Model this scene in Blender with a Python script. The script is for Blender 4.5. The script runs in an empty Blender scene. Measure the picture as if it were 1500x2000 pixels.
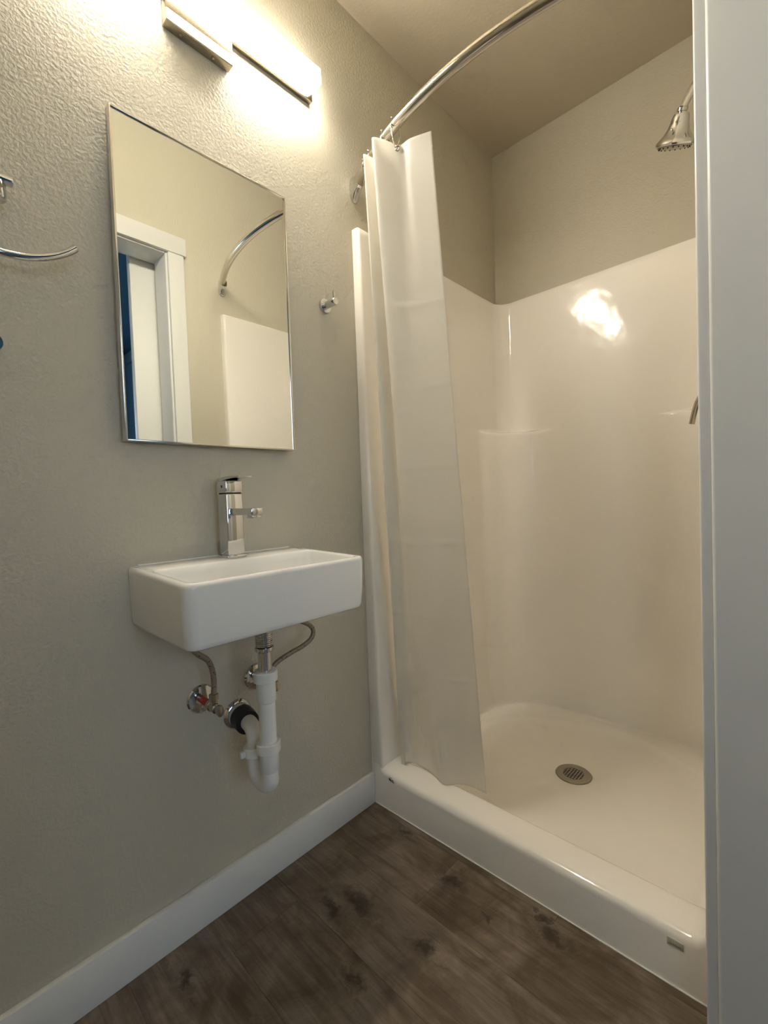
import bpy, bmesh, math, random
from mathutils import Vector, Matrix
random.seed(4)
scene = bpy.context.scene
COL = scene.collection

# ------------------------------------------------------------------ camera
cam = bpy.data.cameras.new('camera')
cam.sensor_fit = 'HORIZONTAL'; cam.sensor_width = 36.0
cam.lens = 874.87 / 1500 * 36.0
cam.clip_start = 0.01
camo = bpy.data.objects.new('camera', cam); COL.objects.link(camo)
def cam_matrix(loc, yaw, pitch, roll):
    fw = Vector((-math.sin(yaw)*math.cos(pitch), math.cos(yaw)*math.cos(pitch), math.sin(pitch)))
    rt = Vector((math.cos(yaw), math.sin(yaw), 0)); up = rt.cross(fw)
    r2 = rt*math.cos(roll) + up*math.sin(roll); u2 = -rt*math.sin(roll) + up*math.cos(roll)
    m = Matrix((r2, u2, -fw)).transposed().to_4x4(); m.translation = loc
    return m
camo.matrix_world = cam_matrix(Vector((1.055, -1.0053, 0.9982)), 0.7606, -0.0305, -0.0362)
scene.camera = camo

# ------------------------------------------------------------------ world (daylight outside the far window) and exposure
world = bpy.data.worlds.new('daylight'); scene.world = world; world.use_nodes = True
bg = world.node_tree.nodes['Background']
bg.inputs[0].default_value = (0.66, 0.82, 1.0, 1); bg.inputs[1].default_value = 4.0
LAMP = 124.0
vs = scene.view_settings
vs.view_transform = 'Standard'; vs.look = 'None'; vs.gamma = 1.0; vs.use_curve_mapping = False
vs.exposure = 0.29
scene.cycles.max_bounces = 9; scene.cycles.diffuse_bounces = 7; scene.cycles.glossy_bounces = 5; scene.cycles.transparent_max_bounces = 4; scene.cycles.adaptive_threshold = 0.13; scene.cycles.adaptive_min_samples = 16; scene.cycles.sample_clamp_indirect = 8.0
# window portal of the neighbouring room (guides sampling of the sky through that window)
pl = bpy.data.lights.new('window_portal', 'AREA'); pl.shape = 'RECTANGLE'; pl.size = 1.26; pl.size_y = 1.5
pl.cycles.is_portal = True
plo = bpy.data.objects.new('window_portal', pl); COL.objects.link(plo)
plo.location = (3.42, -1.20, 1.45); plo.rotation_euler = (0, math.radians(90), 0)   # faces -x

pl2 = bpy.data.lights.new('window_portal_narrow', 'AREA'); pl2.shape = 'RECTANGLE'; pl2.size = .40; pl2.size_y = 1.26
pl2.cycles.is_portal = True
plo2 = bpy.data.objects.new('window_portal_narrow', pl2); COL.objects.link(plo2)
plo2.location = (1.65, -2.42, 1.45); plo2.rotation_euler = (math.radians(90), 0, 0)   # faces +y

# ------------------------------------------------------------------ dimensions (metres)
W = 0.955; D = 0.908; H = 2.545; FY = -1.9; WT = 0.119
HX = 3.4; HY0 = -2.4; HY1 = 0.36; HH = 2.34

# ------------------------------------------------------------------ materials
def mat(name, col, rough=0.5, metal=0.0, coat=0.0, ior=1.45, spec=0.5):
    m = bpy.data.materials.new(name); m.use_nodes = True
    b = m.node_tree.nodes['Principled BSDF']
    b.inputs['Base Color'].default_value = (*col, 1); b.inputs['Roughness'].default_value = rough
    b.inputs['Metallic'].default_value = metal; b.inputs['Coat Weight'].default_value = coat
    b.inputs['IOR'].default_value = ior; b.inputs['Specular IOR Level'].default_value = spec
    return m
def N(m, t, **kw):
    n = m.node_tree.nodes.new(t)
    for k, v in kw.items(): setattr(n, k, v)
    return n
def L(m, a, b): m.node_tree.links.new(a, b)
def bump(m, scale, strength, dist, detail=2.0, stretch=None, rough=0.5):
    g = N(m, 'ShaderNodeNewGeometry'); t = N(m, 'ShaderNodeTexNoise'); b = N(m, 'ShaderNodeBump')
    src = g.outputs['Position']
    if stretch:
        mp = N(m, 'ShaderNodeMapping'); mp.inputs['Scale'].default_value = stretch
        L(m, src, mp.inputs['Vector']); src = mp.outputs['Vector']
    L(m, src, t.inputs['Vector']); t.inputs['Scale'].default_value = scale
    t.inputs['Detail'].default_value = detail; t.inputs['Roughness'].default_value = rough
    L(m, t.outputs['Fac'], b.inputs['Height'])
    b.inputs['Strength'].default_value = strength; b.inputs['Distance'].default_value = dist
    L(m, b.outputs['Normal'], m.node_tree.nodes['Principled BSDF'].inputs['Normal'])
    return t
M = {}
M['wall'] = mat('greige_wall_paint', (0.51, 0.475, 0.385), 0.45)
tw = bump(M['wall'], 140, 0.36, 0.004, 2.0)
M['ceiling'] = mat('ceiling_paint', (0.50, 0.44, 0.34), 0.6); bump(M['ceiling'], 120, 0.15, 0.003)
M['trim'] = mat('white_trim_paint', (0.72, 0.72, 0.70), 0.32); bump(M['trim'], 60, 0.04, 0.002)
M['fiberglass'] = mat('gloss_fiberglass', (0.93, 0.893, 0.835), 0.12, coat=0.4); bump(M['fiberglass'], 9, 0.13, 0.02, 2.0)
M['porcelain'] = mat('white_porcelain', (0.80, 0.79, 0.76), 0.10, coat=0.5)
M['chrome'] = mat('chrome', (0.68, 0.68, 0.68), 0.06, 1.0)
M['nickel'] = mat('brushed_nickel', (0.36, 0.32, 0.25), 0.20, 1.0)
M['satin'] = mat('satin_steel_rod', (0.62, 0.58, 0.52), 0.17, 1.0)
M['frame'] = mat('polished_mirror_frame', (0.70, 0.67, 0.62), 0.18, 1.0)
M['mirror'] = mat('mirror_glass', (0.80, 0.82, 0.79), 0.0, 1.0)
M['pvc'] = mat('white_pvc', (0.78, 0.77, 0.74), 0.35)
M['rubber'] = mat('black_rubber', (0.012, 0.012, 0.013), 0.45)
M['red'] = mat('red_plastic', (0.45, 0.02, 0.015), 0.4)
M['brass'] = mat('valve_metal', (0.46, 0.40, 0.33), 0.22, 1.0)
M['dark'] = mat('dark_void', (0.015, 0.014, 0.012), 0.8)
M['drain'] = mat('drain_steel', (0.42, 0.38, 0.31), 0.38, 0.85)
M['label'] = mat('grey_label', (0.50, 0.48, 0.40), 0.6)
M['label2'] = mat('grey_label_print', (0.26, 0.26, 0.20), 0.6)
M['ink'] = mat('label_ink', (0.03, 0.03, 0.03), 0.6)
M['screw'] = mat('brass_screw', (0.6, 0.45, 0.2), 0.3, 1.0)
M['door'] = mat('white_door_paint', (0.74, 0.74, 0.72), 0.4)
M['hallwall'] = mat('room_paint_daylight_blue', (0.24, 0.40, 0.52), 0.6); bump(M['hallwall'], 110, 0.15, 0.003)  # blue of the daylight is mixed into this wall colour
M['hallceil'] = mat('ceiling_paint_shaded_teal', (0.04, 0.13, 0.20), 0.7)  # colour holds the ceiling's dimness and the blue of the daylight
M['hallfloor'] = mat('hall_plank_floor', (0.13, 0.10, 0.075), 0.5); bump(M['hallfloor'], 30, .1, .002, stretch=(.1, 1, 1))
M['caulk'] = mat('white_caulk', (0.78, 0.76, 0.70), 0.5)
# braided hose
M['hose'] = mat('braided_hose', (0.27, 0.22, 0.17), 0.4, 0.55)
def hose_mat(name, c0, c1, dots):
    m = mat(name, c0, 0.38, 0.5)
    g = N(m, 'ShaderNodeNewGeometry'); v = N(m, 'ShaderNodeTexVoronoi'); r = N(m, 'ShaderNodeValToRGB')
    L(m, g.outputs['Position'], v.inputs['Vector']); v.inputs['Scale'].default_value = dots
    r.color_ramp.elements[0].position = .18; r.color_ramp.elements[0].color = (*c1, 1)
    r.color_ramp.elements[1].position = .24; r.color_ramp.elements[1].color = (*c0, 1)
    L(m, v.outputs['Distance'], r.inputs['Fac']); L(m, r.outputs['Color'], m.node_tree.nodes['Principled BSDF'].inputs['Base Color'])
    w = N(m, 'ShaderNodeTexNoise'); b = N(m, 'ShaderNodeBump'); w.inputs['Scale'].default_value = 600
    L(m, g.outputs['Position'], w.inputs['Vector']); L(m, w.outputs['Fac'], b.inputs['Height']); b.inputs['Strength'].default_value = .5; b.inputs['Distance'].default_value = .001
    L(m, b.outputs['Normal'], m.node_tree.nodes['Principled BSDF'].inputs['Normal'])
    return m
M['hose_red'] = hose_mat('braided_hose_red_fleck', (0.30, 0.25, 0.19), (0.16, 0.03, 0.03), 130)
M['hose_blue'] = hose_mat('braided_hose_dark_fleck', (0.25, 0.21, 0.16), (0.04, 0.04, 0.05), 130)
# curtain: vinyl, lets some light through
def curtain_mat():
    m = mat('white_vinyl_curtain', (0.95, 0.935, 0.90), 0.38)
    nt = m.node_tree; p = nt.nodes['Principled BSDF']; o = nt.nodes['Material Output']
    t = N(m, 'ShaderNodeBsdfTranslucent'); t.inputs['Color'].default_value = (0.96, 0.94, 0.89, 1)
    mx = N(m, 'ShaderNodeMixShader'); mx.inputs['Fac'].default_value = .60
    L(m, p.outputs[0], mx.inputs[1]); L(m, t.outputs[0], mx.inputs[2]); L(m, mx.outputs[0], o.inputs['Surface'])
    bump(m, 14, 0.06, 0.02, 3.0)
    return m
M['curtain'] = curtain_mat()
# lit acrylic
def emit(name, col, s):
    m = mat(name, (0.9, 0.9, 0.9), 0.3); p = m.node_tree.nodes['Principled BSDF']
    p.inputs['Emission Color'].default_value = (*col, 1); p.inputs['Emission Strength'].default_value = s
    return m
M['lit'] = emit('lit_white_acrylic', (1.0, 0.92, 0.77), LAMP)
M['lit_side'] = emit('lit_white_acrylic_side', (1.0, 0.92, 0.77), LAMP*.20)
M['lit_under'] = emit('lit_white_acrylic_underside', (1.0, 0.92, 0.77), LAMP*.74)
M['lens'] = emit('glowing_canopy_strip', (1.0, 0.92, 0.78), 5.0)  # glowing strip drawn for the bright band on the canopy front
# window glass of the neighbouring room
def glass_mat():
    m = mat('window_glass', (1, 1, 1), 0.0); nt = m.node_tree
    t = N(m, 'ShaderNodeBsdfTransparent'); g = N(m, 'ShaderNodeBsdfGlossy'); g.inputs['Roughness'].default_value = 0.02
    mx = N(m, 'ShaderNodeMixShader'); mx.inputs['Fac'].default_value = .06
    L(m, t.outputs[0], mx.inputs[1]); L(m, g.outputs[0], mx.inputs[2]); L(m, mx.outputs[0], nt.nodes['Material Output'].inputs['Surface'])
    return m
M['glass'] = glass_mat()
# wood planks: grain along x, knots where the boards carry them
KNOTS = [(0.235, -0.290, .030), (0.205, -0.345, .024), (0.374, -0.086, .020), (0.633, -0.060, .021), (0.097, -0.660, .018), (0.595, -0.036, .014),
         (0.172, -0.040, .010), (0.495, -0.118, .012), (0.43, -0.27, .018), (0.36, -0.42, .016), (0.30, -0.60, .014)]
def wood_mat():
    m = mat('dark_oak_plank', (0.1, 0.08, 0.06), 0.42); p = m.node_tree.nodes['Principled BSDF']
    g = N(m, 'ShaderNodeNewGeometry'); oi = N(m, 'ShaderNodeObjectInfo')
    # knot field
    field = None; warp = None
    sx = N(m, 'ShaderNodeMapping'); sx.inputs['Scale'].default_value = (0.55, 1.25, 1.0)
    nz = N(m, 'ShaderNodeTexNoise'); nz.inputs['Scale'].default_value = 38; nz.inputs['Detail'].default_value = 6; nz.inputs['Roughness'].default_value = .65
    L(m, g.outputs['Position'], nz.inputs['Vector'])
    cen = N(m, 'ShaderNodeVectorMath', operation='MULTIPLY_ADD'); cen.inputs[1].default_value = (.11, .075, 0); cen.inputs[2].default_value = (-.055, -.0375, 0)
    L(m, nz.outputs['Color'], cen.inputs[0])
    ad = N(m, 'ShaderNodeVectorMath', operation='ADD'); L(m, g.outputs['Position'], ad.inputs[0]); L(m, cen.outputs[0], ad.inputs[1])
    L(m, ad.outputs[0], sx.inputs['Vector'])
    for (kx, ky, kr) in KNOTS:
        d = N(m, 'ShaderNodeVectorMath', operation='DISTANCE'); L(m, sx.outputs['Vector'], d.inputs[0]); d.inputs[1].default_value = (kx*.55, ky*1.25, 0)
        q = N(m, 'ShaderNodeMapRange', interpolation_type='SMOOTHERSTEP'); q.inputs['From Min'].default_value = 0; q.inputs['From Max'].default_value = kr*1.9
        q.inputs['To Min'].default_value = 1; q.inputs['To Max'].default_value = 0; L(m, d.outputs['Value'], q.inputs['Value'])
        if field is None: field = q.outputs['Result']
        else:
            a = N(m, 'ShaderNodeMath', operation='MAXIMUM'); L(m, field, a.inputs[0]); L(m, q.outputs['Result'], a.inputs[1]); field = a.outputs[0]
    # grain
    off = N(m, 'ShaderNodeVectorMath', operation='MULTIPLY_ADD'); off.inputs[1].default_value = (7, 3, 5)
    L(m, oi.outputs['Random'], off.inputs[0]); L(m, g.outputs['Position'], off.inputs[2])
    kn = N(m, 'ShaderNodeVectorMath', operation='MULTIPLY_ADD'); kn.inputs[1].default_value = (0, .10, 0)
    L(m, field, kn.inputs[0]); L(m, off.outputs[0], kn.inputs[2])
    mp = N(m, 'ShaderNodeMapping'); mp.inputs['Scale'].default_value = (1.6, 15, 1); L(m, kn.outputs[0], mp.inputs['Vector'])
    n1 = N(m, 'ShaderNodeTexNoise'); n1.inputs['Scale'].default_value = 3.0; n1.inputs['Detail'].default_value = 8; n1.inputs['Roughness'].default_value = .62; n1.inputs['Distortion'].default_value = .6
    L(m, mp.outputs['Vector'], n1.inputs['Vector'])
    mp2 = N(m, 'ShaderNodeMapping'); mp2.inputs['Scale'].default_value = (6, 160, 1); L(m, kn.outputs[0], mp2.inputs['Vector'])
    n2 = N(m, 'ShaderNodeTexNoise'); n2.inputs['Scale'].default_value = 1.4; n2.inputs['Detail'].default_value = 5; L(m, mp2.outputs['Vector'], n2.inputs['Vector'])
    n3 = N(m, 'ShaderNodeTexNoise'); n3.inputs['Scale'].default_value = 6.5; n3.inputs['Detail'].default_value = 5; n3.inputs['Roughness'].default_value = .6; n3.inputs['Distortion'].default_value = 1.2; L(m, off.outputs[0], n3.inputs['Vector'])
    r1 = N(m, 'ShaderNodeValToRGB'); e = r1.color_ramp.elements
    e[0].position = .30; e[0].color = (0.125, 0.092, 0.066, 1); e[1].position = .70; e[1].color = (0.27, 0.215, 0.165, 1)
    L(m, n1.outputs['Fac'], r1.inputs['Fac'])
    mul = N(m, 'ShaderNodeMix', data_type='RGBA', blend_type='MULTIPLY'); mul.inputs['Factor'].default_value = .30
    r2 = N(m, 'ShaderNodeValToRGB'); r2.color_ramp.elements[0].position = .36; r2.color_ramp.elements[0].color = (.45, .42, .40, 1); r2.color_ramp.elements[1].position = .55; r2.color_ramp.elements[1].color = (1, 1, 1, 1)
    L(m, n2.outputs['Fac'], r2.inputs['Fac']); L(m, r1.outputs['Color'], mul.inputs['A']); L(m, r2.outputs['Color'], mul.inputs['B'])
    mu3 = N(m, 'ShaderNodeMix', data_type='RGBA', blend_type='MULTIPLY'); mu3.inputs['Factor'].default_value = .95
    r3 = N(m, 'ShaderNodeValToRGB'); r3.color_ramp.elements[0].position = .35; r3.color_ramp.elements[0].color = (.50, .44, .36, 1); r3.color_ramp.elements[1].position = .6; r3.color_ramp.elements[1].color = (1, 1, 1, 1)
    L(m, n3.outputs['Fac'], r3.inputs['Fac']); L(m, mul.outputs['Result'], mu3.inputs['A']); L(m, r3.outputs['Color'], mu3.inputs['B'])
    kx = N(m, 'ShaderNodeMix', data_type='RGBA', blend_type='MIX'); kx.inputs['B'].default_value = (0.045, 0.030, 0.019, 1)
    ks = N(m, 'ShaderNodeMath', operation='POWER'); ks.inputs[1].default_value = 1.7; ks.use_clamp = True
    L(m, field, ks.inputs[0]); L(m, ks.outputs[0], kx.inputs['Factor']); L(m, mu3.outputs['Result'], kx.inputs['A'])
    L(m, kx.outputs['Result'], p.inputs['Base Color'])
    b = N(m, 'ShaderNodeBump'); b.inputs['Strength'].default_value = .25; b.inputs['Distance'].default_value = .002
    L(m, n2.outputs['Fac'], b.inputs['Height']); L(m, b.outputs['Normal'], p.inputs['Normal'])
    return m
M['wood'] = wood_mat()

# ------------------------------------------------------------------ mesh helpers
def finish(name, bm, m, parent=None, smooth=True, angle=35):
    bmesh.ops.recalc_face_normals(bm, faces=bm.faces)
    me = bpy.data.meshes.new(name); bm.to_mesh(me); bm.free()
    if smooth:
        for p in me.polygons: p.use_smooth = True
        me.set_sharp_from_angle(angle=math.radians(angle))
    me.materials.append(M[m] if isinstance(m, str) else m)
    o = bpy.data.objects.new(name, me); COL.objects.link(o)
    if parent: o.parent = parent; o.matrix_parent_inverse = Matrix.Translation(-parent.location)
    return o
def tag(o, label=None, cat=None, group=None, kind=None):
    if label: o['label'] = label
    if cat: o['category'] = cat
    if group: o['group'] = group
    if kind: o['kind'] = kind
    return o
def thing(name, loc, label, cat, group=None, kind=None):
    o = bpy.data.objects.new(name, None); COL.objects.link(o); o.location = loc; o.empty_display_size = .02
    return tag(o, label, cat, group, kind)
def add_box(bm, x0, x1, y0, y1, z0, z1, bev=0.0, seg=2, mtx=None):
    r = bmesh.ops.create_cube(bm, size=1.0); vs_ = r['verts']
    for v in vs_: v.co = Vector((x0+(v.co.x+.5)*(x1-x0), y0+(v.co.y+.5)*(y1-y0), z0+(v.co.z+.5)*(z1-z0)))
    if mtx is not None:
        for v in vs_: v.co = mtx @ v.co
    if bev > 0:
        es = set(e for v in vs_ for e in v.link_edges)
        bmesh.ops.bevel(bm, geom=list(es), offset=bev, segments=seg, affect='EDGES', profile=.5, clamp_overlap=True)
    return vs_
def box(name, m, parent, x0, x1, y0, y1, z0, z1, bev=0.0, seg=2, mtx=None):
    bm = bmesh.new(); add_box(bm, x0, x1, y0, y1, z0, z1, bev, seg, mtx); return finish(name, bm, m, parent)
def frame_for(d):
    d = Vector(d).normalized(); a = Vector((0, 0, 1)) if abs(d.z) < .9 else Vector((0, 1, 0))
    u = a.cross(d).normalized(); v = d.cross(u); return u, v, d
def add_lathe(bm, origin, axis, prof, n=32, ovx=1.0, lobes=0, amp=0.0, caps=True):
    # prof: list of (distance along axis, radius)
    u, v, d = frame_for(axis); o = Vector(origin); rings = []
    for (t, r) in prof:
        if r < 1e-6: rings.append([bm.verts.new(o + d*t)]); continue
        ring = []
        for i in range(n):
            a = 2*math.pi*i/n; rr = r*(1 + (amp*math.copysign(abs(math.cos(lobes*a))**.6, math.cos(lobes*a)) if lobes else 0))
            ring.append(bm.verts.new(o + d*t + u*(rr*math.cos(a)*ovx) + v*(rr*math.sin(a))))
        rings.append(ring)
    for a, b in zip(rings, rings[1:]):
        if len(a) == 1 and len(b) == 1: continue
        if len(a) == 1:
            for i in range(n): bm.faces.new((a[0], b[i], b[(i+1) % n]))
        elif len(b) == 1:
            for i in range(n): bm.faces.new((a[i], a[(i+1) % n], b[0]))
        else:
            for i in range(n): bm.faces.new((a[i], a[(i+1) % n], b[(i+1) % n], b[i]))
    if caps:
        for r in (rings[0], rings[-1]):
            if len(r) > 1: bm.faces.new(r)
def lathe(name, m, parent, origin, axis, prof, n=32, **kw):
    bm = bmesh.new(); add_lathe(bm, origin, axis, prof, n, **kw); return finish(name, bm, m, parent)
def spline(pts, per=10):
    P = [Vector(p) for p in pts]; out = []
    Q = [P[0]*2-P[1]] + P + [P[-1]*2-P[-2]]
    for i in range(1, len(Q)-2):
        a, b, c, d = Q[i-1:i+3]
        for k in range(per):
            t = k/per
            out.append(.5*((2*b)+(c-a)*t+(2*a-5*b+4*c-d)*t*t+(3*b-a-3*c+d)*t**3))
    out.append(P[-1]); return out
def add_tube(bm, path, r, n=16, caps=True, closed=False, flat=None):
    P = [Vector(p) for p in path]; rings = []; u = None
    for i, p in enumerate(P):
        if closed: d = (P[(i+1) % len(P)]-P[i-1]).normalized()
        else: d = (P[min(i+1, len(P)-1)]-P[max(i-1, 0)]).normalized()
        if u is None: u = frame_for(d)[0]
        u = (u - d*u.dot(d)).normalized(); v = d.cross(u)
        rr = r[i] if isinstance(r, (list, tuple)) else r
        rings.append([bm.verts.new(p + u*(rr*math.cos(2*math.pi*k/n)) + v*(rr*math.sin(2*math.pi*k/n))) for k in range(n)])
    pairs = list(zip(rings, rings[1:])) + ([(rings[-1], rings[0])] if closed else [])
    for a, b in pairs:
        for k in range(n): bm.faces.new((a[k], a[(k+1) % n], b[(k+1) % n], b[k]))
    if caps and not closed: bm.faces.new(rings[0]); bm.faces.new(rings[-1])
def tube(name, m, parent, path, r, n=16, **kw):
    bm = bmesh.new(); add_tube(bm, path, r, n, **kw); return finish(name, bm, m, parent)
def rrect(x0, x1, y0, y1, rads, n=8):
    # rounded rectangle, corners in order (x1,y0),(x1,y1),(x0,y1),(x0,y0)
    pts = []
    cs = [((x1, y0), (-1, 1), -90), ((x1, y1), (-1, -1), 0), ((x0, y1), (1, -1), 90), ((x0, y0), (1, 1), 180)]
    for (c, s, a0), r in zip(cs, rads):
        cx, cy = c[0]+s[0]*r, c[1]+s[1]*r
        for k in range(n+1):
            a = math.radians(a0 + 90*k/n); pts.append((cx+r*math.cos(a), cy+r*math.sin(a)))
    return pts
def add_loft(bm, rings, closed=True, fan0=False, fan1=False):
    R = [[bm.verts.new(p) for p in r] for r in rings]; n = len(R[0])
    for a, b in zip(R, R[1:]):
        for i in range(n if closed else n-1): bm.faces.new((a[i], a[(i+1) % n], b[(i+1) % n], b[i]))
    if fan0: bm.faces.new(R[0])
    if fan1: bm.faces.new(R[-1])

# ------------------------------------------------------------------ room shell
def struct(name, m, boxes, label, cat, bev=0.0):
    bm = bmesh.new()
    for b in boxes: add_box(bm, *b, bev=bev)
    o = finish(name, bm, m, None, smooth=False); return tag(o, label, cat, kind='structure')
OY0, OY1, OZ = -1.09, -0.2318, 2.052       # clear door opening
JT = 0.018
struct('wall_left', 'wall', [(-.1, 0, FY-.1, D+.1, -.05, H)], 'greige textured wall carrying the mirror and the sink', 'wall')
struct('wall_back', 'wall', [(0, W, D, D+.1, -.05, H)], 'greige wall above the back of the shower stall', 'wall')
struct('wall_front', 'wall', [(0, W, FY-.1, FY, -.05, H)], 'greige wall behind the photographer, out of view', 'wall')
struct('wall_right', 'wall', [(W, W+WT, OY1+JT, D+.1, -.05, H), (W, W+WT, FY-.1, OY0-JT, -.05, H), (W, W+WT, OY0-JT, OY1+JT, OZ+JT, H)],
       'greige wall with the doorway, seen in the mirror', 'wall')
struct('ceiling', 'ceiling', [(-.1, W+WT, FY-.1, D+.1, H, H+.1)], 'plain beige ceiling above the shower', 'ceiling')
# floor with planks
fl = struct('floor', 'dark', [(0, W+WT, FY, D, -.05, -.0085)], 'dark brown wood plank floor in front of the shower', 'floor')
PW = 0.18; rows = []
y = 0.0
rows.append((-.02, .0))
y = -.02
while y > FY+.01: rows.append((max(y-PW, FY), y)); y -= PW
joints = [.62, .350, .80, .12, .55, .90, .28, .68, .05, .44, .77, .2]
g_ = .0002
for i, (a, b) in enumerate(rows):
    j = joints[i % len(joints)]
    for (xa, xb) in ((0.0, j), (j, W+WT)):
        if xb-xa < .01: continue
        box('plank', 'wood', fl, xa+g_, xb-g_, a+g_, b-g_, -.0085, 0, bev=.0004, seg=1)
# baseboards
def baseboard(name, x0, x1, y0, y1, label):
    o = box(name, 'trim', None, x0, x1, y0, y1, 0, .100, bev=.0025); return tag(o, label, 'baseboard', kind='structure')
baseboard('baseboard_left', 0, .014, FY, -.0015, 'white baseboard along the floor under the sink')
baseboard('baseboard_front', .014, W, FY, FY+.014, 'white baseboard behind the photographer, out of view')
baseboard('baseboard_right', W-.014, W, -.158, -.0015, 'short white baseboard between door casing and shower')
# door
dr = thing('door_1', (W+WT/2, (OY0+OY1)/2, 0), 'white door frame with casing around the doorway at the right edge', 'door', kind='structure')
CT = .0155
box('jamb', 'trim', dr, W-.0005, W+WT, OY1, OY1+JT, 0, OZ+JT, bev=.005, seg=5)
box('jamb', 'trim', dr, W-.0005, W+WT, OY0-JT, OY0, 0, OZ+JT, bev=.0032, seg=4)
box('head_jamb', 'trim', dr, W, W+WT, OY0, OY1, OZ, OZ+JT, bev=.002)
box('casing', 'trim', dr, W-CT, W, -.2245, -.160, 0, 2.0575, bev=.003, seg=4)
box('casing', 'trim', dr, W-CT, W, OY0-.072, OY0-.0075, 0, 2.0575, bev=.002, seg=3)
box('head_casing', 'trim', dr, W-CT-.004, W, OY0-.083, -.1505, 2.0575, 2.130, bev=.0015)
# outer casing on the neighbouring room's side
box('casing', 'trim', dr, W+WT, W+WT+.015, OY0-.072, OY0-.0075, 0, 2.0575, bev=.002)
box('head_casing', 'trim', dr, W+WT, W+WT+.015, OY0-.083, -.160, 2.0575, 2.130, bev=.0015)
# sliding door leaf on the outer side of the wall, pushed open but for a hand's width
leaf = box('sliding_leaf', 'door', dr, W+WT+.017, W+WT+.053, -.326, .34, .012, 2.20, bev=.002)

# neighbouring room (seen only in the mirror and in the chrome)
struct('wall_hall_side', 'hallwall', [(W+WT, HX, HY1, HY1+.1, -.05, H)], 'wall of the next room with daylight blue in its colour, seen in the mirror', 'wall')
wy0, wy1, wz0, wz1 = -1.95, -.45, .82, 2.08
struct('wall_hall_end', 'hallwall', [(HX, HX+.1, HY0-.1, wy0, -.05, H), (HX, HX+.1, wy1, HY1+.1, -.05, H), (HX, HX+.1, wy0, wy1, -.05, wz0), (HX, HX+.1, wy0, wy1, wz1, H)], 'window wall of the next room, out of view', 'wall')
vx0, vx1 = 1.45, 1.85
struct('wall_hall_back', 'hallwall', [(W, vx0, HY0-.1, HY0, -.05, H), (vx1, HX, HY0-.1, HY0, -.05, H), (vx0, vx1, HY0-.1, HY0, -.05, wz0), (vx0, vx1, HY0-.1, HY0, wz1, H)], 'back wall of the next room, out of view', 'wall')
struct('wall_hall_near', 'hallwall', [(W, W+WT, HY0, FY-.1, -.05, H)], 'short wall of the next room, out of view', 'wall')
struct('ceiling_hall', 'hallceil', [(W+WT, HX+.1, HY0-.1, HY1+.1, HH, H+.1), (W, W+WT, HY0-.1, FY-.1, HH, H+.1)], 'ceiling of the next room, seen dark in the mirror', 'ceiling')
struct('floor_hall', 'hallfloor', [(W+WT, HX, HY0, HY1, -.05, 0), (W, W+WT, HY0-.1, FY-.1, -.05, 0)], 'wood floor of the next room, out of view', 'floor')
tag(box('trim_1', 'hallwall', None, W+WT, HX, HY1-.02, HY1, HH-.09, HH, bev=.004), 'crown band, coloured with the daylight blue, at the top of the next room wall', 'trim', kind='structure')
wn = thing('window_1', (HX+.05, (wy0+wy1)/2, wz0), 'daylight window of the next room, out of view', 'window', kind='structure')
wm = (wy0+wy1)/2
for (a, b, c, d) in ((wy0, wy1, wz0, wz0+.05), (wy0, wy1, wz1-.05, wz1), (wy0, wy0+.05, wz0+.05, wz1-.05), (wy1-.05, wy1, wz0+.05, wz1-.05), (wm-.02, wm+.02, wz0+.05, wz1-.05)):
    box('window_frame', 'trim', wn, HX+.03, HX+.08, a, b, c, d, bev=.002)
for (a, b) in ((wy0+.05, wm-.02), (wm+.02, wy1-.05)): box('pane', 'glass', wn, HX+.054, HX+.058, a, b, wz0+.05, wz1-.05)

w2 = thing('added_window_2', ((vx0+vx1)/2, HY0-.05, wz0), 'narrow unseen window added to let daylight onto the door jamb', 'window', kind='structure')  # unseen extra window, added so daylight reaches the jamb
for (a, b, c, d) in ((vx0, vx1, wz0, wz0+.05), (vx0, vx1, wz1-.05, wz1), (vx0, vx0+.05, wz0+.05, wz1-.05), (vx1-.05, vx1, wz0+.05, wz1-.05)):
    box('window_frame', 'trim', w2, a, b, HY0-.08, HY0-.03, c, d, bev=.002)
box('pane', 'glass', w2, vx0+.05, vx1-.05, HY0-.058, HY0-.054, wz0+.05, wz1-.05)

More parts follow.
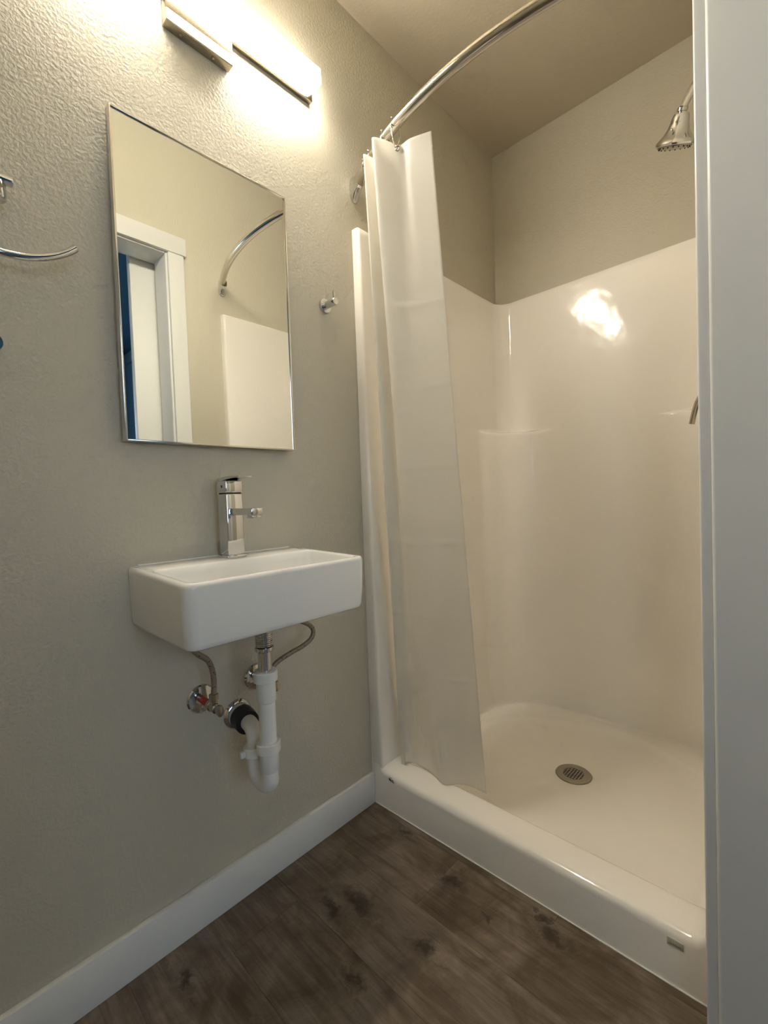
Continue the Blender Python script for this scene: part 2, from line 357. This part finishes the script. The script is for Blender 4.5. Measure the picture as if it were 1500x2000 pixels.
# ------------------------------------------------------------------ shower stall
ZP = 1.853
st = thing('shower_stall', (W/2, .45, 0), 'glossy cream one-piece shower stall with corner shelves', 'shower stall')
def outline(z, lower):
    # plan of the inner faces at height z, from the front-left flange round to the front-right flange
    k = (ZP-z)/ZP
    xl = .030+.020*k; xr = W-.030-.022*k; yb = .886-.020*k
    pts = [(.0006, .0008), (xl*.5, 0.0008), (xl-.010, .0008), (xl-.0045, .0018), (xl-.0012, .0048), (xl, .010)]
    y1 = .655
    for i in range(1, 9): pts.append((xl, .010+(y1-.010)*i/8))
    nC = 26
    def corner(side):
        out = []
        for i in range(1, nC+1):
            t = i/nC; a = t*math.pi/2
            if lower:
                A, B = .27, yb-y1
                ex = A*(1-math.cos(a)); ey = y1+B*math.sin(a)
                s = min(1, t*5); ex = max(ex, .0) + .013*s*s*(3-2*s)*(1-max(0, (t-.75)/.25)**2)*(1 if t < .999 else 0)
                out.append((ex, ey))
            else:
                r = .062
                if t < .35: out.append((0, y1+(yb-r-y1)*t/.35))
                elif t < .75:
                    b = (t-.35)/.40*math.pi/2; out.append((r*(1-math.cos(b)), yb-r+r*math.sin(b)))
                else: out.append((r+(.27-r)*(t-.75)/.25, yb))
        return out
    c = corner(0)
    pts += [(xl+a, b) for a, b in c]
    xa, xb = xl+.27, xr-.27
    for i in range(1, 9): pts.append((xa+(xb-xa)*i/9, yb))
    rc = [(xr-a, b) for a, b in reversed(c)]
    pts += rc
    pts.append((xr, y1))
    for i in range(7, -1, -1): pts.append((xr, .010+(y1-.010)*i/8))
    pts += [(xr+.0012, .0048), (xr+.0045, .0018), (xr+.010, .0008), ((xr+W)/2, .0008), (W-.0006, .0008)]
    return pts
def mixring(z, f):
    a, b = outline(z, False), outline(z, True)
    return [Vector((p[0]+(q[0]-p[0])*f, p[1]+(q[1]-p[1])*f, z)) for p, q in zip(a, b)]
def toplip(z, off):
    # the rim turns outward to the wall
    out = []
    for p in mixring(z, 0):
        x, y_ = p.x, p.y
        out.append(Vector((max(.0006, x-off) if x < W/2 else min(W-.0006, x+off), min(y_+off if y_ > .3 else y_, D-.001), z)))
    return out
rings = [toplip(ZP+.003, .03), toplip(ZP+.003, .006)]
rings += [toplip(ZP+.002, .0025)]
for z in (ZP-.002, ZP-.02, 1.75, 1.6, 1.45, 1.35, 1.30, 1.285): rings.append(mixring(z, 0))
for z, f in ((1.277, .02), (1.272, .10), (1.270, .28), (1.269, .55), (1.267, .78), (1.263, .90), (1.256, .97), (1.246, 1)): rings.append(mixring(z, f))
for z in (1.2, 1.0, .8, .6, .4, .25, .16, .118, .100): rings.append(mixring(z, 1))
bm = bmesh.new(); add_loft(bm, rings, closed=False); finish('surround', bm, 'fiberglass', st, angle=50)
# pan (basin) with a well for the drain
DC = Vector((.4665, .503)); CD = .098
base = [p for p in outline(.1, True) if p[1] > CD]
front = [(base[-1][0]+(base[0][0]-base[-1][0])*i/30, CD) for i in range(0, 31)]
loop = base + front
def basin(k, z, z2=None):
    return [Vector((DC.x+(p[0]-DC.x)*(1-k), DC.y+(p[1]-DC.y)*(1-k), z)) for p in loop]
def ell(f, z):
    out = []
    for p in loop:
        d = Vector((p[0]-DC.x, p[1]-DC.y)); r = d.length; d.normalize()
        e = 1/math.sqrt((d.x/.405)**2+(d.y/.335)**2)
        q = min(r*.94, e if d.y > 0 else r*.94); q = q*f
        out.append(Vector((DC.x+d.x*q, DC.y+d.y*q, z)))
    return out
rs = [basin(0, .112), basin(0, .092), basin(.004, .083), basin(.012, .078), basin(.024, .0752), basin(.036, .0740), ell(1.0, .0715), ell(.985, .0690), ell(.965, .0640), ell(.94, .0590), ell(.90, .0545), ell(.83, .0505), ell(.70, .0465), ell(.5, .0425), ell(.33, .0395)]
def circ(r, z):
    out = []
    for p in loop:
        d = Vector((p[0]-DC.x, p[1]-DC.y)).normalized(); out.append(Vector((DC.x+d.x*r, DC.y+d.y*r, z)))
    return out
rs += [circ(.064, .0365), circ(.058, .0355), circ(.057, .030)]
bm = bmesh.new(); add_loft(bm, rs); finish('pan', bm, 'fiberglass', st, angle=60)
# threshold (front curb)
prof = [(0.0, .0), (0.0, .098), (.0012, .1055), (.005, .1125), (.011, .1165), (.018, .1180), (.05, .1195), (.080, .1195), (.090, .1180), (.097, .1135), (.1005, .106), (.102, .09), (.103, .02)]
bm = bmesh.new()
xs = [.0008, .035, .047, .055, .065, .2, .4, .6, .8, .880, .892, .900, .915, W-.0008]
lift = [.03, .03, .012, .003, 0, 0, 0, 0, 0, 0, .003, .012, .03, .03]
rr = []
for x, l in zip(xs, lift): rr.append([Vector((x, a, z + (l if z > .09 else 0))) for a, z in prof])
add_loft(bm, rr, closed=False); finish('threshold', bm, 'fiberglass', st, angle=50)
tag(box('caulk_bead', 'caulk', st, .014, W-.016, -.003, .0005, 0.0, .003, bev=.001), 'white caulk line')
# drain
dp = bpy.data.objects.new('drain', None); COL.objects.link(dp); dp.parent = st
dp.matrix_parent_inverse = Matrix.Translation(-st.location); dp['label'] = 'round steel drain grate'
def sub(o): o.parent = dp; o.matrix_parent_inverse = Matrix.Translation(-dp.location); return o
bm = bmesh.new()
add_lathe(bm, (DC.x, DC.y, .0), (0, 0, 1), [(.030, .0335), (.0375, .0335), (.0388, .035), (.0388, .052), (.038, .0555), (.036, .0565), (.030, .0565)], 48, caps=False)
sub(finish('drain_ring', bm, 'drain'))
bm = bmesh.new()
for i in range(-4, 5):
    o_ = (i-.5)*.0092
    hl = math.sqrt(max(.0345**2-o_**2, 0))
    if hl > .004:
        add_box(bm, DC.x+o_-.0015, DC.x+o_+.0015, DC.y-hl, DC.y+hl, .0355, .0378); add_box(bm, DC.x-hl, DC.x+hl, DC.y+o_-.0015, DC.y+o_+.0015, .0355, .0377)
sub(finish('drain_grate', bm, 'drain', smooth=False))
bm = bmesh.new(); add_lathe(bm, (DC.x, DC.y, .0), (0, 0, 1), [(.012, .0), (.012, .050), (.030, .050)], 32, caps=False); sub(finish('drain_well', bm, 'dark'))
# label remains on the threshold
o = box('sticker_mark', 'label', st, .842, .870, -.0012, .0002, .083, .0985, bev=.0003); o['label'] = 'grey sticker patch on threshold'
o = box('sticker_mark', 'label2', st, .846, .866, -.0016, .0, .0865, .0900); o['label'] = 'darker stripe of sticker'
for (a, b, c, d) in ((.078, .084, .1005, .1065), (.0845, .0875, .099, .1035), (.089, .096, .099, .1055), (.094, .099, .0975, .1015), (.079, .092, .1098, .1112)):
    box('sticker_mark', 'ink' if c < .105 and a < .088 else 'label2', st, a, b, -.0006, .0002, c, d)

# ------------------------------------------------------------------ mirror
MY0, MY1, MZ0, MZ1 = -.6965, -.2775, 1.1365, 1.8145
mr = thing('wall_mirror', (.0, (MY0+MY1)/2, MZ0), 'rectangular wall mirror in a thin polished metal frame above the sink', 'mirror')
fw_ = .0038
box('backing', 'dark', mr, .0008, .030, MY0+.03, MY1-.03, MZ0+.03, MZ1-.03)
box('glass', 'mirror', mr, .030, .034, MY0+fw_-.0008, MY1-fw_+.0008, MZ0+fw_-.0008, MZ1-fw_+.0008)
for (a, b, c, d) in ((MY0, MY0+fw_, MZ0, MZ1), (MY1-fw_, MY1, MZ0, MZ1), (MY0+fw_, MY1-fw_, MZ0, MZ0+fw_), (MY0+fw_, MY1-fw_, MZ1-fw_, MZ1)):
    box('frame_rail', 'frame', mr, .014, .0375, a, b, c, d, bev=.0008)

# ------------------------------------------------------------------ vanity light
LC = -.4875; LH = .338
vl = thing('vanity_light', (0, LC, 2.17), 'lit white bar light on a nickel plate above the mirror', 'wall light')
box('backplate', 'nickel', vl, .001, .0155, LC-LH-.002, LC+LH-.002, 2.1535, 2.236, bev=.001)
df = box('diffuser', 'lit', vl, .0157, .056, LC-LH, LC+LH, 2.176, 2.222, bev=.003)
df.data.materials.append(M['lit_side'])          # the diodes face forward: the sides of the acrylic glow less
df.data.materials.append(M['lit_under'])
for p in df.data.polygons: p.material_index = 0 if p.normal.x > .5 else (2 if p.normal.z < -.5 else 1)
box('canopy', 'nickel', vl, .001, .0255, LC-.080, LC+.080, 2.079, 2.153, bev=.0015)
box('canopy_strip', 'lens', vl, .0250, .0275, LC-.079, LC+.079, 2.0825, 2.104, bev=.0008)
for s in (-.042, .035):
    lathe('screw', 'screw', vl, (.012, LC+s, 2.0795), (0, 0, -1), [(0, .0032), (.0015, .0032), (.0025, .002), (.0025, 0)], 12)

# ------------------------------------------------------------------ sink
SY0, SY1, SX, SZ0, SZ1 = -.696, -.2685, .290, .742, .868
sk = thing('wall_sink', (0, (SY0+SY1)/2, SZ0), 'small white rectangular wall-hung sink under the mirror', 'sink')
def sring(ins, z, r):
    return [Vector((p[0], p[1], z)) for p in rrect(.0008, SX-ins, SY0+ins, SY1-ins, (r, r, .004, .004))]
IX0, IX1, IY0, IY1 = .088, .2775, -.678, -.287
def iring(ins, z, r): return [Vector((p[0], p[1], z)) for p in rrect(IX0+ins, IX1-ins, IY0+ins, IY1-ins, (r, r, r, r))]
bm = bmesh.new()
rs = [sring(.016, SZ0, .016), sring(.010, SZ0+.0008, .02), sring(.006, SZ0+.004, .022), sring(.004, SZ0+.012, .022), sring(.0015, SZ0+.06, .022), sring(0, SZ1-.010, .022), sring(.0008, SZ1-.005, .022), sring(.003, SZ1-.0015, .02), sring(.006, SZ1, .017)]
rs += [iring(-.004, SZ1, .022), iring(-.001, SZ1-.0012, .021), iring(.0015, SZ1-.005, .02), iring(.004, SZ1-.02, .022), iring(.012, SZ1-.07, .03), iring(.025, SZ1-.088, .03), iring(.05, SZ1-.094, .03)]
add_loft(bm, rs, fan0=True, fan1=True)
for v in bm.verts:
    if v.co.z > .80: v.co.z += .004-.0085*v.co.x/SX      # the rim falls a little to the front
finish('basin', bm, 'porcelain', sk, angle=60)
lathe('drain_flange', 'chrome', sk, (.18, -.4815, SZ1-.0945), (0, 0, 1), [(0, .022), (.002, .022), (.003, .018), (.0015, .004), (.0015, 0)], 24)
# faint caulk/shim strip behind the sink
tag(box('caulk_strip', 'caulk', sk, .0, .004, SY0+.02, SY1-.02, SZ1+.002, SZ1+.0062, bev=.0008), 'caulk line at the wall')

# ------------------------------------------------------------------ faucet
FX, FYc = .050, -.481
SZ1 += .0025
fc = thing('faucet', (FX, FYc, SZ1), 'square chrome single-handle faucet standing on the sink', 'faucet')
hw = .0215
box('base_plate', 'chrome', fc, FX-hw-.003, FX+hw+.003, FYc-hw-.003, FYc+hw+.003, SZ1, SZ1+.007, bev=.0015)
box('body', 'chrome', fc, FX-hw, FX+hw, FYc-hw, FYc+hw, SZ1+.0065, SZ1+.152, bev=.003, seg=3)
box('collar', 'dark', fc, FX-hw+.003, FX+hw-.003, FYc-hw+.003, FYc+hw-.003, SZ1+.151, SZ1+.1545)
# spout: flat bar that thickens at the mouth
bm = bmesh.new()
add_box(bm, FX+hw-.004, FX+.122, FYc-.016, FYc+.016, SZ1+.101, SZ1+.117, bev=.003)
sp = finish('spout', bm, 'chrome', fc)
o = box('aerator', 'chrome', fc, FX+.094, FX+.118, FYc-.0115, FYc+.0115, SZ1+.094, SZ1+.1015, bev=.002)
# handle: block with a thin lever plate
hd = box('handle', 'chrome', fc, FX-hw-.001, FX+hw+.001, FYc-hw-.001, FYc+hw+.001, SZ1+.154, SZ1+.1825, bev=.003, seg=3)
bm = bmesh.new()
lev = []
for t in range(9):
    u_ = t/8; x = FX-hw-.0005+u_*.096; z = SZ1+.184+.004*math.sin(u_*2.4)+.002*u_; h_ = .006*(1-u_)+.0035
    lev.append([Vector((x, FYc-.0205*(1-.2*u_), z-h_/2)), Vector((x, FYc+.0205*(1-.2*u_), z-h_/2)), Vector((x, FYc+.0205*(1-.2*u_), z+h_/2)), Vector((x, FYc-.0205*(1-.2*u_), z+h_/2))])
add_loft(bm, lev, fan0=True, fan1=True); lv = finish('lever', bm, 'chrome', fc)
lathe('temperature_mark', 'ink', fc, (FX+.004, FYc-hw-.0008, SZ1+.169), (0, -1, 0), [(0, .0033), (.0006, .0033), (.0006, 0)], 14)

# ------------------------------------------------------------------ drain trap
TX, TY = .166, -.4765
pt = thing('drain_trap', (TX, TY, .35), 'white plastic drain trap with chrome tailpiece below the sink', 'drain pipe')
bm = bmesh.new()
thr = [(0, .0185)]
t = 0
while t < .066:
    thr += [(t+.0008, .0192), (t+.0022, .0192), (t+.003, .0178), (t+.0036, .0178)]; t += .0044
add_lathe(bm, (TX, TY, SZ0+.001), (0, 0, -1), thr, 28)
finish('threaded_tailpiece', bm, 'chrome', pt)
lathe('lock_ring', 'chrome', pt, (TX, TY, .6765), (0, 0, -1), [(0, .0185), (.001, .021), (.008, .021), (.010, .019)], 28)
lathe('tail_tube', 'chrome', pt, (TX, TY, .668), (0, 0, -1), [(0, .0155), (.085, .0155)], 28)
def nut(z, name='slip_nut', x=TX, y=TY, r=.0268, h=.024):
    bm = bmesh.new()
    add_lathe(bm, (x, y, z), (0, 0, -1), [(.0, r-.007), (0, r-.002), (.002, r), (h-.002, r), (h, r-.003)], 64, lobes=4, amp=.035); return finish(name, bm, 'pvc', pt)
nut(.622); nut(.461)
lathe('socket', 'pvc', pt, (TX, TY, .60), (0, 0, -1), [(0, .0215), (.045, .0215), (.048, .020), (.049, .0187)], 32)
lathe('pipe', 'pvc', pt, (TX, TY, .56), (0, 0, -1), [(0, .0187), (.13, .0187)], 32)
# bend: socket, U and riser in the plane towards the wall
lathe('bend_socket', 'pvc', pt, (TX, TY, .445), (0, 0, -1), [(0, .0213), (.048, .0213), (.051, .0195)], 32)
R_ = .0255; path = [(TX, TY, .40), (TX, TY, .380), (TX, TY, .372)]
for i in range(1, 13):
    a = math.pi*i/12; path.append((TX-R_+R_*math.cos(a), TY-.003*i/12, .372-R_*.6*math.sin(a)))
path += [(TX-2*R_, TY-.004, .385), (TX-2*R_, TY-.005, .42)]
tube('bend', 'pvc', pt, path, .0195, 28)
nut(.436, 'union_nut', TX-2*R_, TY-.005, .027, .022)
X2 = TX-2*R_
arm = spline([(X2, TY-.005, .425), (X2, TY-.004, .442), (X2-.006, TY-.002, .458), (X2-.022, TY+.002, .466), (X2-.05, TY+.008, .467), (.004, TY+.013, .467)], 6)
tube('wall_arm', 'pvc', pt, arm, .0185, 28)
wing = box('wing_lug', 'pvc', pt, X2-.004, X2+.004, TY-.043, TY-.02, .418, .432, bev=.002)
tube('rubber_coupling', 'rubber', pt, [(.026, TY+.0122, .467), (.045, TY+.010, .467), (.064, TY+.0065, .4665)], [.030, .0295, .028], 32)
bm = bmesh.new(); add_lathe(bm, (.0005, TY+.0135, .467), (1, 0, 0), [(0, .037), (.002, .037), (.006, .034), (.008, .030), (.024, .030), (.027, .027)], 40); finish('escutcheon', bm, 'chrome', pt)

# ------------------------------------------------------------------ shut-off valves and hoses
def valve(y, z, pipe_m, label):
    v = thing('shutoff_valve', (0, y, z), label, 'valve', 'shut-off valves under the sink')
    bm = bmesh.new(); add_lathe(bm, (.0005, y, z), (1, 0, 0), [(0, .034), (.002, .034), (.0055, .031), (.007, .024), (.0085, .013), (.0085, .009)], 40); finish('escutcheon', bm, 'chrome', v)
    lathe('stub_pipe', pipe_m, v, (.004, y, z), (1, 0, -.02), [(0, .0085), (.044, .0085)], 20)
    bm = bmesh.new(); add_lathe(bm, (.046, y, z-.001), (1, 0, 0), [(0, .0095), (.001, .0125), (.012, .0125), (.013, .011), (.034, .011), (.036, .008), (.044, .008)], 12); finish('valve_body', bm, 'brass', v)
    lathe('outlet', 'brass', v, (.068, y, z+.004), (0, 0, 1), [(0, .0085), (.012, .0085), (.013, .0105), (.026, .0105), (.027, .008)], 6)
    bm = bmesh.new(); add_lathe(bm, (.088, y, z-.001), (1, 0, 0), [(0, .010), (.001, .0125), (.009, .0135), (.0125, .012), (.0135, .006), (.0135, 0)], 32, ovx=.62); k = finish('oval_knob', bm, 'brass', v)
    return v
valve(-.553, .537, 'red', 'chrome shut-off valve on a red stub pipe, left under the sink')
valve(-.406, .545, 'brass', 'chrome shut-off valve half hidden behind the white drain pipe')
def hose(pts, m, label):
    bm = bmesh.new(); add_tube(bm, spline(pts, 8), .0062, 16); o = finish('supply_hose', bm, m)
    return tag(o, label, 'hose', 'braided hoses under the sink')
hose([(.068, -.553, .563), (.0685, -.551, .59), (.070, -.554, .622), (.074, -.566, .650), (.078, -.588, .670), (.078, -.60, .69), (.07, -.585, .715), (.058, -.53, .7315), (.05, -.49, .7415)], 'hose_red', 'braided hose with red flecks rising from the red-piped valve')
hose([(.068, -.406, .571), (.069, -.398, .582), (.0705, -.380, .594), (.073, -.345, .605), (.075, -.310, .613), (.076, -.281, .626), (.076, -.272, .645), (.075, -.281, .662), (.074, -.302, .676), (.07, -.35, .70), (.06, -.42, .725), (.05, -.468, .7415)], 'hose_blue', 'dark braided hose looping out to the right below the sink')

# ------------------------------------------------------------------ wall hooks and towel arm
def hook(y, z, label):
    h = thing('robe_hook', (0, y, z), label, 'hook')
    lathe('rosette', 'chrome', h, (.0005, y, z), (1, 0, 0), [(0, .0205), (.009, .0205), (.010, .0195), (.010, 0)], 40)
    lathe('post', 'chrome', h, (.009, y, z), (1, 0, 0), [(0, .0105), (.043, .0105), (.0445, .0095), (.0445, 0)], 32)
    lathe('pin', 'chrome', h, (.047, y, z+.006), (0, 0, 1), [(0, .0042), (.024, .0042), (.0252, .0032), (.0252, 0)], 16)
hook(-.1255, 1.580, 'small chrome robe hook between the mirror and the shower')
tr = thing('towel_holder', (0, -.905, 1.55), 'curved chrome towel arm on the wall at the left edge', 'towel holder')
lathe('rosette', 'chrome', tr, (.0005, -.912, 1.552), (1, 0, 0), [(0, .026), (.010, .026), (.011, .025), (.011, 0)], 40)
lathe('post', 'chrome', tr, (.010, -.912, 1.552), (1, 0, 0), [(0, .010), (.035, .010)], 24)
lathe('pivot', 'chrome', tr, (.052, -.8875, 1.533), (0, 0, 1), [(0, .0185), (.002, .0195), (.026, .0195), (.028, .0185)], 32)
box('cap_bar', 'chrome', tr, .044, .060, -.93, -.858, 1.5645, 1.5745, bev=.0012)
arcp = []
for i in range(29):
    a = math.radians(-43.5 - 92*i/28); arcp.append((.06, -.88+.149*math.cos(a), 1.5895+.149*math.sin(a)))
arcp += [(.058, -1.0, 1.515), (.055, -.985, 1.545), (.052, -.95, 1.555), (.05, -.915, 1.553)]
tube('arm', 'chrome', tr, arcp, .0064, 20)
kb = thing('towel_peg', (0, -.902, 1.287), 'round chrome post end at the left edge, below the curved towel arm', 'knob')
lathe('rosette', 'chrome', kb, (.0005, -.902, 1.287), (1, 0, 0), [(0, .018), (.006, .018), (.007, .016), (.007, 0)], 32)
lathe('post', 'chrome', kb, (.006, -.902, 1.287), (1, 0, 0), [(0, .012), (.034, .012), (.036, .0175), (.050, .0175), (.052, .0165), (.052, 0)], 40)

# ------------------------------------------------------------------ curtain rod
rd = thing('shower_rod', (W/2, 0, 1.988), 'curved metal shower curtain rod bowing out over the threshold', 'curtain rod')
RZ = 1.988
def rody(x): return .015-.112*(1-((x-W/2)/(W/2))**2)
rp = [(x, rody(x), RZ) for x in [.010+(W-.020)*i/60 for i in range(61)]]
tube('tube', 'satin', rd, rp, .0132, 28)
for s in (0, 1):
    x0 = .0006 if s == 0 else W-.0006; dx = 1 if s == 0 else -1
    bm = bmesh.new(); u_rings = []
    for (t, hy, hz, dz) in ((0, .018, .040, -.004), (.004, .0185, .040, -.004), (.010, .018, .037, -.003), (.020, .0175, .030, -.001), (.030, .0170, .022, 0), (.040, .0165, .0175, 0), (.046, .0155, .016, 0)):
        ring = []
        for k in range(32):
            a = 2*math.pi*k/32; c, s_ = math.cos(a), math.sin(a)
            e = .75
            ring.append(Vector((x0+dx*t, .015-.35*t*.9+hy*math.copysign(abs(c)**e, c), RZ+dz+hz*math.copysign(abs(s_)**e, s_))))
        u_rings.append(ring)
    add_loft(bm, u_rings, fan0=True, fan1=True); finish('end_bracket', bm, 'chrome', rd)

# ------------------------------------------------------------------ curtain
ZT = 1.943; ZB = .1225
top = [(.095, .010), (.135, -.020), (.172, -.108), (.190, -.050), (.2285, -.131), (.262, -.066), (.296, -.055), (.3455, -.029)]
bot = [(.062, .088), (.080, .082), (.0735, .070), (.110, .079), (.165, .094), (.232, .090), (.300, .0995), (.3640, .112)]
tp = [Vector((a, b, 0)) for a, b in top]; bp = [Vector((a, b, 0)) for a, b in bot]
NZ = 260; creases = (1.52, 1.30, 1.08, .86, .64, .45)
rings = []
for i in range(NZ+1):
    t = i/NZ; z = ZT+(ZB-ZT)*t
    e = t
    keys = []
    for k, (a, b) in enumerate(zip(tp, bp)):
        p = a.lerp(b, e)
        if k == 4: p += Vector((-.012, .004, 0))*math.sin(math.pi*t)     # fold eases out on the way down
        if k == 5:
            q_ = min(1, t/.28); q_ = q_*q_*(3-2*q_); p += Vector((.008, -.0095, 0))*q_*(1-.5*t)
        keys.append((p.x, p.y, z))
    row = spline(keys, 12)
    out = []
    for j, p in enumerate(row):
        s = j/(len(row)-1)
        d = 0
        for c in creases: d += .0020*math.exp(-((z-c-.012*(s-.5))/.0055)**2)*(.35+.65*math.sin(9*s+c*7)**2)
        low = max(0, (t-.55)/.45)
        d += low*.009*math.sin(4.5*s*math.pi+5*t) + low*.004*math.sin(11*s+19*t) + low*.0016*math.sin(31*s-47*t) + low*.012*math.exp(-((s-.60-.55*(t-.8))/.055)**2)
        n = Vector((.5, -.85, 0))
        q = p + n*d
        if t < .02: q.z += .006*math.sin(s*math.pi*7)*0
        # grommet valleys sag a little, the free corner stands up
        if s > .68: q.z += (s-.80)*.035*max(0, 1-t*6)
        # the hem settles on the threshold
        if t > .985: q.z = max(q.z, ZB)
        out.append(q)
    rings.append(out)
bm = bmesh.new(); add_loft(bm, rings, closed=False)
cu = finish('shower_curtain', bm, 'curtain', angle=180)
sol = cu.modifiers.new('thickness', 'SOLIDIFY'); sol.thickness = .0008; sol.offset = 0
tag(cu, 'white vinyl shower curtain bunched at the left side of the stall', 'curtain')
# hem bands
hem = []
for i in range(2):
    z = ZT-.036-.002*i; t = (ZT-z)/(ZT-ZB)
    hem.append([p + Vector((.0009, -.0012, (.0 if j/84 < .68 else (j/84-.8)*.035*.88))) for j, p in enumerate(spline([(a.lerp(b, t).x, a.lerp(b, t).y, z) for a, b in zip(tp, bp)], 12))])
bm = bmesh.new(); add_loft(bm, hem, closed=False); finish('hem_seam', bm, 'curtain', cu)
# grommet of the front fold
def ring_pts(c, u, v, r, n=24): return [c+u*(r*math.cos(2*math.pi*k/n))+v*(r*math.sin(2*math.pi*k/n)) for k in range(n)]
gp = Vector((.2625, -.069, 1.929)); gn = Vector((.55, -.83, -.05)).normalized(); gu, gv, _ = frame_for(gn)
bm = bmesh.new(); add_tube(bm, ring_pts(gp+gn*.001, gu, gv, .0058), .0017, 10, closed=True); finish('grommet', bm, 'brass', cu)
# curtain rings: wire loops with small balls over the rod
RX = [.262, .215, .178, .140, .105]
words = ['frontmost curtain ring, holding the grommet of the near fold', 'second curtain ring from the front on the rod', 'third curtain ring from the front on the rod', 'fourth curtain ring from the front, above the rear fold', 'rearmost curtain ring near the wall bracket']
for x, wd in zip(RX, words):
    yc = rody(x); tg = Vector((1, (rody(x+.01)-rody(x-.01))/.02, 0)).normalized(); sd = Vector((-tg.y, tg.x, 0))
    rg = thing('curtain_ring', (x, yc, RZ), wd, 'curtain ring', 'wire curtain rings bunched on the rod')
    loop_ = []
    for k in range(40):
        a = 2*math.pi*k/40; zz = .5*(math.sin(a)+1)
        w_ = .0155+.0035*zz
        loop_.append(Vector((x, yc, RZ-.0235)) + sd*(w_*math.cos(a)*(.55+.45*zz)) + Vector((0, 0, .0395*math.sin(a))))
    bm = bmesh.new(); add_tube(bm, loop_, .0012, 8, closed=True); finish('wire', bm, 'chrome', rg)
    for s in (-.55, 0, .55):
        bm = bmesh.new(); bmesh.ops.create_uvsphere(bm, u_segments=12, v_segments=8, radius=.0028)
        for v in bm.verts: v.co += Vector((x, yc, RZ+.0162-abs(s)*.004)) + sd*(s*.02)
        finish('roller_ball', bm, 'chrome', rg)

# ------------------------------------------------------------------ shower head and valve handle
sh = thing('overhead_shower', (W, .45, 2.05), 'chrome bell-shaped shower head on a slanted arm', 'shower head')
nk = Vector((.8155, .45, 1.9985)); ax = Vector((-.31, .37, -.84)).normalized(); c1 = nk+ax*.087
tube('arm', 'chrome', sh, spline([(W-.001, .45, 2.10), (.92, .45, 2.10), (.885, .45, 2.09), (.850, .45, 2.055), tuple(nk-ax*.004)], 8), .0095, 20)
lathe('wall_flange', 'chrome', sh, (W-.0006, .45, 2.10), (-1, 0, 0), [(0, .03), (.003, .03), (.010, .022), (.012, .012)], 32)
lathe('swivel_nut', 'chrome', sh, nk-ax*.006, ax, [(0, .011), (.001, .0125), (.008, .0125), (.009, .0095), (.013, .0095), (.014, .0115)], 24)
Lb = (c1-nk).length
lathe('bell', 'chrome', sh, nk+ax*.006, ax, [(0, .010), (.0015, .0175), (.008, .0205), (.020, .0225), (.034, .0265), (.046, .034), (.055, .0425), (.060, .0465), (.065, .0480), (.069, .0465), (.0705, .043)], 48)
lathe('face_plate', 'nickel', sh, nk+ax*.0763, ax, [(0, .0430), (.002, .042), (.004, .032), (.0045, 0)], 40)
fu, fv, _ = frame_for(ax)
for k in range(18):
    a = 2*math.pi*k/18
    lathe('nozzle', 'rubber', sh, nk+ax*.0775+fu*(.0370*math.cos(a))+fv*(.0370*math.sin(a)), ax, [(0, .0022), (.004, .0016), (.004, 0)], 8)
lathe('selector_tab', 'chrome', sh, nk+ax*.062+Vector((0, -.038, .006)), (0, -1, -.3), [(0, .0035), (.004, .0035), (.005, 0)], 10)
sv = thing('shower_valve', (W-.03, .45, 1.25), 'chrome curved shower valve lever at the doorway casing', 'shower valve')
lathe('escutcheon', 'chrome', sv, (.9185, .45, 1.25), (-1, 0, 0), [(0, .075), (.004, .075), (.010, .066), (.013, .03), (.03, .024), (.045, .022)], 40)
lp = spline([(.885, .45, 1.252), (.862, .45, 1.252), (.849, .45, 1.243), (.8385, .45, 1.222), (.831, .45, 1.195), (.8255, .45, 1.168)], 6)
tube('lever', 'brass', sv, lp, [.011 - .0042*min(1, i/12) for i in range(len(lp))], 16)
